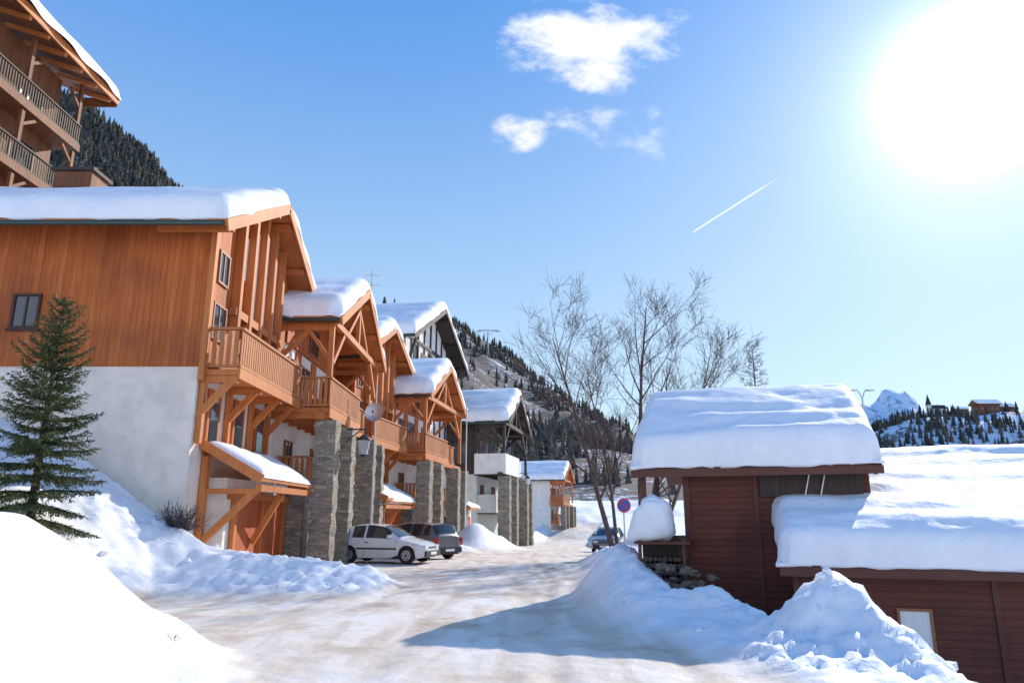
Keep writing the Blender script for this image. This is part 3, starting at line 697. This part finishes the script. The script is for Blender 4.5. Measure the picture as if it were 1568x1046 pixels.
# ------------------------------------------------------------ mountains
def ridge_mesh(name, xs, ys, zfun, mat):
    X, Y = np.meshgrid(xs, ys); Z = zfun(X, Y); m_, n_ = X.shape
    ii = (np.arange(m_-1)[:, None]*n_+np.arange(n_-1)[None, :]).ravel()
    return fastmesh(name, np.stack([X.ravel(), Y.ravel(), Z.ravel()], 1), np.stack([ii, ii+1, ii+n_+1, ii+n_], 1), mat)
m, nt, b = nmat('mountain_rock_snow'); MT = m
v, o = objc(nt, (1, 1, 1))
n1 = nd(nt, 'ShaderNodeTexNoise', {'Vector': v, 'Scale': .03, 'Detail': 6, 'Roughness': .7})
n3 = nd(nt, 'ShaderNodeTexNoise', {'Vector': v, 'Scale': .3, 'Detail': 4, 'Roughness': .7})
f = M(nt, 'ADD', M(nt, 'MULTIPLY', n1.outputs[0], .6), M(nt, 'MULTIPLY', n3.outputs[0], .4))
c = mixc(nt, n3.outputs[0], (.075, .055, .047), (.17, .13, .115))
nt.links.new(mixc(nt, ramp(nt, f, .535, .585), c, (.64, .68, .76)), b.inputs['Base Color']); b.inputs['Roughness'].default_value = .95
RX = [-900, -700, -464, -358, -224, -110, -55, -16, 30, 74, 112, 166, 240, 400]
RZ = [620, 560, 436, 340, 225, 205, 190, 162, 127, 96, 70, 34, 10, -10]
def zm(X, Y):
    r = np.interp(X, RX, RZ); t = np.clip((Y-150)/550, 0, 1.6)
    pr = np.where(t < 1, t**1.25, 1-(t-1)*1.0)
    return r*pr+(fbm(X*.02, Y*.02, 3, 5)-.5)*34*np.clip(t*2, 0, 1)*(r > 5)-2+3*ss((t-.02)*20)
ridge_mesh('mountain', np.arange(-900, 400, 7), np.arange(150, 900, 8), zm, MT)
m, nt, b = nmat('hill_snow'); HS = m
v, o = objc(nt, (1, 1, 1)); n1 = nd(nt, 'ShaderNodeTexNoise', {'Vector': v, 'Scale': .06, 'Detail': 5, 'Roughness': .7})
nt.links.new(mixc(nt, ramp(nt, n1.outputs[0], .54, .60), (.74, .78, .85), (.22, .185, .165)), b.inputs['Base Color']); b.inputs['Roughness'].default_value = .95
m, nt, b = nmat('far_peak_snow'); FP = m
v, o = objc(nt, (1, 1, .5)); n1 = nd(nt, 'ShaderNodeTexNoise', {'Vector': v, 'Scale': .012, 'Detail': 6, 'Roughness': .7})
nt.links.new(mixc(nt, ramp(nt, n1.outputs[0], .49, .57), (.74, .79, .88), (.34, .40, .52)), b.inputs['Base Color']); b.inputs['Roughness'].default_value = 1  # distance haze is put into the colour as bluish snow and rock
def zp(X, Y):
    r = np.interp(X, [600, 900, 1140, 1220, 1270, 1310, 1345, 1400, 1460, 1560, 1800, 2600], [200, 230, 310, 375, 400, 435, 430, 408, 360, 340, 330, 260])
    t = np.abs(Y-2500)/600
    return r*np.clip(1-t, 0, 1)+(fbm(X*.011, Y*.011, 8, 6)-.5)*100*np.clip(1-t, 0, 1)
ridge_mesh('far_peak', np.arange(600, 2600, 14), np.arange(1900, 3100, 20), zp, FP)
def zh(X, Y):
    r = np.interp(X, [120, 170, 195, 212, 228, 270, 340, 450, 700], [-5, 8, 30, 50, 58, 63, 68, 72, 80])
    t = np.clip((Y-300)/150, 0, 3); pr = np.where(t < 1, ss(t), 1-(t-1)*.3)
    return r*pr+(fbm(X*.04, Y*.04, 5)-.5)*12*np.clip(t, 0, 1)
ridge_mesh('wooded_hill', np.arange(120, 700, 5), np.arange(300, 620, 6), zh, HS)

m, nt, b = nmat('distant_conifer'); DC = m
g = nd(nt, 'ShaderNodeTexNoise', {'Scale': .15, 'Detail': 2, 'Vector': objc(nt)[1]})
nt.links.new(mixc(nt, ramp(nt, g.outputs[0], .35, .65), (.04, .05, .04), (.13, .10, .07)), b.inputs['Base Color']); b.inputs['Roughness'].default_value = .95
def forest(name, n, xr, yr_, zf, hr, dens, seed):
    rs = np.random.RandomState(seed); x = rs.uniform(*xr, n*4); y = rs.uniform(*yr_, n*4)
    keep = rs.rand(n*4) < dens(x, y); x = x[keep][:n]; y = y[keep][:n]; z = zf(x, y)-.5; h = rs.uniform(*hr, len(x))
    V = []; F = []; k = 0
    for i in range(len(x)):
        for (b0, t0, r0) in ((.08, .55, .19), (.32, .78, .15), (.6, 1.0, .10)):
            a0 = rs.rand()*6
            for q in range(5):
                a = a0+q*1.2566; rr = r0*h[i]*(.75+.5*rs.rand()); V.append((x[i]+rr*math.cos(a), y[i]+rr*math.sin(a), z[i]+b0*h[i]))
            V.append((x[i], y[i], z[i]+t0*h[i]))
            for q in range(5): F.append((k+q, k+(q+1) % 5, k+5))
            k += 6
    fastmesh(name, np.array(V), np.array(F), DC, smooth=False)
forest('distant_forest', 6500, (-540, -270), (400, 710), zm, (8, 15), lambda x, y: np.full(x.shape, .9), 1)
forest('distant_forest', 3600, (-270, 170), (200, 706), zm, (4, 11), lambda x, y: np.clip((fbm(x*.02, y*.02, 9)-.40)*5, .03, 1)*np.where(y > 640, 1.0, .6), 7)
forest('distant_forest', 1200, (185, 480), (320, 470), zh, (4, 9), lambda x, y: np.clip((fbm(x*.035, y*.035, 2)-.42)*7, .05, 1), 2)

def zhs(x, y): return float(zh(np.array([float(x)]), np.array([float(y)]))[0])
B = Bld('church', (264, 452, zhs(264, 452)), 0, (.6, .6, .8))
B.box('nave', STUCW, 3, 16, -4, 4, -3, 6); B.box('tower', STUCW, -2, 2, -2, 2, -3, 9)
B.poly('spire', DARKW, [(-2.2, -2.2, 9), (2.2, -2.2, 9), (2.2, 2.2, 9), (-2.2, 2.2, 9), (0, 0, 18)], [(0, 1, 4), (1, 2, 4), (2, 3, 4), (3, 0, 4)])
B.prism('roof', DARKW, [(-5, 5.8), (5, 5.8), (0, 9)], 2, 17); B.done()
for (x, y, s) in ((296, 446, 1.3), (309, 450, 1.1), (330, 446, 1.0), (276, 440, .7)):
    B = Bld('hillside_chalet', (x, y, zhs(x, y)))
    B.box('walls', DIMW, -5*s, 5*s, -3*s, 3*s, -3, 4*s); B.prism('roof', DIMW, [(-4*s, 3.8*s), (4*s, 3.8*s), (0, 6*s)], -6*s, 6*s)
    for k in range(4): window(B, 'y', (-3.6+2.4*k)*s, 1.2*s, 1.2*s, 1.4*s, -3*s)
    B.prism('snow_roof', SNOW, [(-4.1*s, 4.0*s), (0, 6.2*s), (4.1*s, 4.0*s), (0, 6.6*s)], -6.1*s, 6.1*s); B.done(())
zz0 = float(zm(np.array([-22.]), np.array([640.]))[0])
B = Bld('ski_lift_pylon', (-22, 640, zz0))
B.cyl('mast', METAL, (0, 0, -2), (0, 0, 24), .7, .5, 8); B.beam('crossarm', METAL, (-9, 0, 24), (9, 0, 24), .8, .8)
for s_ in (-1, 1): B.beam('sheave_train', METAL, (s_*9-2.5, 0, 23), (s_*9+2.5, 0, 23), .7, .9); B.beam('brace', METAL, (0, 0, 19), (s_*6, 0, 24), .4, .4)
B.done()

# ------------------------------------------------------------ cars
CGL = plain('car_glass', (.02, .025, .03), .05); CGL.node_tree.nodes['Principled BSDF'].inputs['Specular IOR Level'].default_value = 1
REDL = plain('red_lens', (.45, .01, .01), .15, coat=.5); CLRL = plain('clear_lens', (.55, .57, .6), .1, .4, coat=.5)
RIM = plain('wheel_rim', (.42, .43, .44), .35, .7, nscale=9)
def carpaint(name, c, dirt=.35):
    m, nt, b = nmat(name); v, o = objc(nt); sp = nd(nt, 'ShaderNodeSeparateXYZ', {0: o})
    n = nd(nt, 'ShaderNodeTexNoise', {'Vector': v, 'Scale': 3, 'Detail': 5})
    f = M(nt, 'MULTIPLY', M(nt, 'MULTIPLY', ramp(nt, sp.outputs[2], .85, .2), ramp(nt, n.outputs[0], .2, .7)), dirt)
    nt.links.new(mixc(nt, f, c, (.36, .32, .28)), b.inputs['Base Color']); b.inputs['Roughness'].default_value = .35; b.inputs['Coat Weight'].default_value = .7; b.inputs['Coat Roughness'].default_value = .08
    return m
def car(name, loc, rot, paint, L=3.8, hw_=.81, H=1.40, estate=False):
    B = Bld(name, loc, rot)
    k = L/3.8
    if not estate:
        top = [(0, .48), (.05, .64), (.25, .75), (.95, .90), (1.05, .95), (1.72, 1.34), (2.2, 1.40), (2.9, 1.375), (3.22, 1.30), (3.58, .95), (3.72, .88), (3.8, .50)]
    else:
        top = [(0, .48), (.05, .64), (.25, .75), (.88, .90), (.98, .95), (1.55, 1.34), (2.1, 1.42), (2.9, 1.41), (3.45, 1.34), (3.68, .98), (3.76, .90), (3.8, .50)]
    belt = [(0, .46), (.05, .60), (.25, .70), (1.0, .86), (2, .90), (3.55, .93), (3.72, .82), (3.8, .48)]
    hwt = [(0, .60), (.08, .70), (.35, .785), (1, .81), (3.2, .81), (3.6, .77), (3.8, .66)]
    rwt = [(0, .52), (.25, .60), (1.0, .67), (1.72, .575), (3.2, .56), (3.6, .64), (3.8, .56)]
    ip = lambda T, f: float(np.interp(f, [a for a, _ in T], [b_ for _, b_ in T]))
    wf, wr, rad = .72, 3.10, .345
    fr = sorted(set([round(a, 3) for T in (top, belt, hwt, rwt) for a, _ in T]+[round(w_+d_, 3) for w_ in (wf, wr) for d_ in np.linspace(-rad, rad, 13)]+[1.40, 1.80, 2.42, 2.50, 3.0, 3.10, 3.30, 3.52, 2.0, 2.7]+([3.4] if estate else [])))
    hs_ = H/1.40; rows = []
    for f in fr:
        zl = .20+.05*(f < .2)+.08*(f > 3.6)
        for w_ in (wf, wr):
            if abs(f-w_) <= rad+1e-3: zl = max(zl, .30+math.sqrt(max(0, rad**2-(f-w_)**2)))
        t = ip(top, f)*hs_; bl = min(ip(belt, f)*hs_, t-.015); hw = ip(hwt, f)*hw_/.81; rw = ip(rwt, f)*hw_/.81
        x = L/2-f*k; m1_ = max(zl+.01, min(.52, bl-.08)); m2_ = max(m1_+.01, bl-.09)
        rows.append([(x, hw*.965, zl), (x, hw, m1_), (x, hw*.992, m2_), (x, hw*.94, bl), (x, rw, max(t-.035, bl+.004)), (x, rw*.8, t), (x, 0, t+.018)])
    vs = []; fs = []; mi = []; n = 13
    for r_ in rows:
        vs += [p for p in r_]+[(p[0], -p[1], p[2]) for p in r_[-2::-1]]
    for i in range(len(rows)-1):
        fm = (fr[i]+fr[i+1])/2
        for j in range(n-1):
            fs.append((i*n+j, i*n+j+1, (i+1)*n+j+1, (i+1)*n+j)); jj = j if j < 6 else 11-j
            g_ = 0
            ws = (1.08, 1.70) if not estate else (1.0, 1.53)
            rwn = (3.24, 3.55) if not estate else (3.47, 3.67)
            if jj == 3 and ((1.40 < fm < 2.42) or (2.50 < fm < 3.0) or (estate and 3.10 < fm < 3.40)): g_ = 1
            if jj in (4, 5) and (ws[0]-.04 < fm < ws[1]+.03 or rwn[0]-.03 < fm < rwn[1]+.03): g_ = 1
            mi.append(g_)
    fs.append(tuple(range(n))[::-1]); mi.append(0); fs.append(tuple(range((len(rows)-1)*n, len(rows)*n))); mi.append(0)
    mesh_obj('body', vs, fs, None, B.e, mats=[paint, CGL], midx=mi, angle=32)
    B.box('underbody', BLACK, -L/2+.25, L/2-.25, -hw_*.78, hw_*.78, .2, .62)
    for w_ in (wf, wr):
        for s_ in (-1, 1):
            x = L/2-w_*k; y = s_*(hw_-.09)
            B.cyl('tyres', RUBBER, (x, y-s_*.10, .30), (x, y+s_*.08, .30), .30, .30, 28)
            B.cyl('rims', RIM, (x, y+s_*.05, .30), (x, y+s_*.088, .30), .195, .18, 24)
            B.cyl('hubs', BLACK, (x, y+s_*.08, .30), (x, y+s_*.098, .30), .05, .045, 12)
            for q in range(6):
                a = q*math.pi/3; B.cyl('rim_holes', BLACK, (x+.12*math.cos(a), y+s_*.08, .3+.12*math.sin(a)), (x+.12*math.cos(a), y+s_*.091, .3+.12*math.sin(a)), .026, n=8)
    for s_ in (-1, 1):
        B.box('side_trim', BLACK, -L/2+1.05*k, L/2-1.12*k, s_*hw_-.012, s_*hw_+.012, .50, .56)
        for f in (1.16, 2.46): x = L/2-f*k; B.box('door_seams', BLACK, x-.005, x+.005, s_*hw_*.985-.008, s_*hw_*.985+.008, .27, .84)
        B.box('door_handles', BLACK, L/2-2.35*k-.07, L/2-2.35*k+.07, s_*hw_-.01, s_*hw_+.02, .74, .77)
        x = L/2-1.42*k; B.box('mirrors', paint, x-.05, x+.06, s_*hw_*.98-.1, s_*hw_*.98+.14, .90, 1.02)
        B.box('headlights', CLRL, L/2-.14, L/2-.035, s_*.50-.14, s_*.50+.14, .55*hs_, .66*hs_)
        B.box('tail_lights', REDL, -L/2+.03, -L/2+.17, s_*(hw_*.86)-.09, s_*(hw_*.86)+.055, .58, .88)
    B.box('front_bumper', BLACK if not estate else paint, L/2-.10, L/2+.035, -hw_*.80, hw_*.80, .26, .46); B.box('rear_bumper', paint if not estate else BLACK, -L/2-.035, -L/2+.10, -hw_*.84, hw_*.84, .28, .50)
    B.box('grille', BLACK, L/2-.06, L/2-.015, -.33, .33, .53, .60); B.box('number_plates', WHITE, L/2+.036, L/2+.045, -.26, .26, .32, .42)
    B.box('number_plates', WHITE, -L/2-.046, -L/2-.036, -.26, .26, .34, .44)
    return B.done(())
car('hatchback_car', (-4.72, 28.2, gz_(-4.5, 28)+.01), -17, carpaint('white_car_paint', (.66, .66, .65)), 3.75, .81, 1.40)
car('estate_car', (-4.25, 31.9, gz_(-4, 32)+.01), 142, carpaint('grey_car_paint', (.12, .095, .10), .4), 4.3, .85, 1.45, True)
car('parked_car', (5.85, 45.0, gz_(5.85, 45)+.01), -105, carpaint('dark_car_paint', (.06, .065, .08), .4), 4.1, .83, 1.42)

# ------------------------------------------------------------ street furniture
def lantern(loc, rot=0, name='street_lamp'):
    B = Bld(name, loc, rot, (1.35, 1.35, 1.35))
    B.beam('arm', BLACK, (-.5, 0, .55), (0, 0, .55), .04, .04); B.beam('arm', BLACK, (-.5, 0, .2), (-.1, 0, .53), .03, .03)
    B.cyl('hook', BLACK, (0, 0, .38), (0, 0, .55), .015)
    B.cyl('cap', BLACK, (0, 0, .24), (0, 0, .40), .23, .05, 6); B.cyl('lantern_glass', CLRL, (0, 0, -.14), (0, 0, .24), .11, .19, 6); B.cyl('base', BLACK, (0, 0, -.19), (0, 0, -.14), .07, .115, 6)
    B.done(())
lantern((-5.50, 26.8, 4.1)); lantern((1.3, 60.5, 4.4), -11)
B = Bld('satellite_dish', (-5.65, 29.6, 0))
B.cyl('mast', METAL, (0, 0, -.2), (0, 0, 7.0), .035, .03, 8)
vs = []; fs = []
nr, na = 5, 20
for i in range(nr+1):
    r_ = .38*i/nr
    for k in range(na): a = 2*math.pi*k/na; vs.append(Vector((r_*math.cos(a), -.18+.55*r_*r_*-1, 5.85+r_*math.sin(a))))
for i in range(nr):
    for k in range(na): fs.append((i*na+k, i*na+(k+1) % na, (i+1)*na+(k+1) % na, (i+1)*na+k))
B.poly('dish', METAL, vs, fs); B.beam('feed_arm', METAL, (0, -.18, 5.5), (0, -.6, 5.8), .02, .02); B.cyl('receiver', BLACK, (0, -.6, 5.8), (0, -.68, 5.82), .04)
B.done(('dish',))
B = Bld('flag_pole', (-3.1, 49, -.6)); B.cyl('pole', WHITE, (0, 0, 0), (0, 0, 9.4), .06, .04, 10); B.cyl('finial', METAL, (0, 0, 9.4), (0, 0, 9.5), .07, .02, 10); B.done()
m_blue = plain('sign_blue', (.02, .09, .42), .4); m_red = plain('sign_red', (.55, .02, .02), .4)
B = Bld('no_parking_sign', (4.85, 32.0, 0), 8)
B.cyl('post', METAL, (0, 0, -1), (0, 0, 2.5), .03, n=10)
B.cyl('plate', METAL, (0, -.035, 2.15), (0, -.05, 2.15), .31, n=32); B.cyl('disc', m_red, (0, -.05, 2.15), (0, -.054, 2.15), .30, n=32); B.cyl('disc_face', m_blue, (0, -.054, 2.15), (0, -.058, 2.15), .235, n=32)
B.beam('slash', m_red, (-.17, -.060, 2.32), (.17, -.060, 1.98), .004, .06); B.done(())
B = Bld('tv_antenna', (-8.2, 40, 11.5)); B.cyl('mast', METAL, (0, 0, 0), (0, 0, 4.3), .03, n=6)
for z in (3.3, 3.9): B.beam('boom', METAL, (-.5, 0, z), (.5, 0, z), .03, .03)
for k in range(6):
    B.beam('elements', METAL, (-.45+.18*k, -.3, 3.9), (-.45+.18*k, .3, 3.9), .02, .02); B.beam('elements', METAL, (-.3+.12*k, 0, 3.1), (-.3+.12*k, 0, 3.5), .02, .02)
B.done()
B = Bld('street_light', (25.6, 52, -1)); B.cyl('pole', METAL, (0, 0, 0), (0, 0, 11.0), .09, .06, 8)
for s_ in (-1, 1):
    pts = [Vector((s_*.5*t, 0, 11.0+.7*math.sin(t*math.pi/1.6))) for t in np.linspace(0, 1.0, 7)]
    for a, c_ in zip(pts[:-1], pts[1:]): B.cyl('arms', METAL, a, c_, .04, n=6)
    B.box('lamp_head', METAL, min(s_*.45, s_*.9), max(s_*.45, s_*.9), -.12, .12, 11.58, 11.7)
B.done()
print('ok')
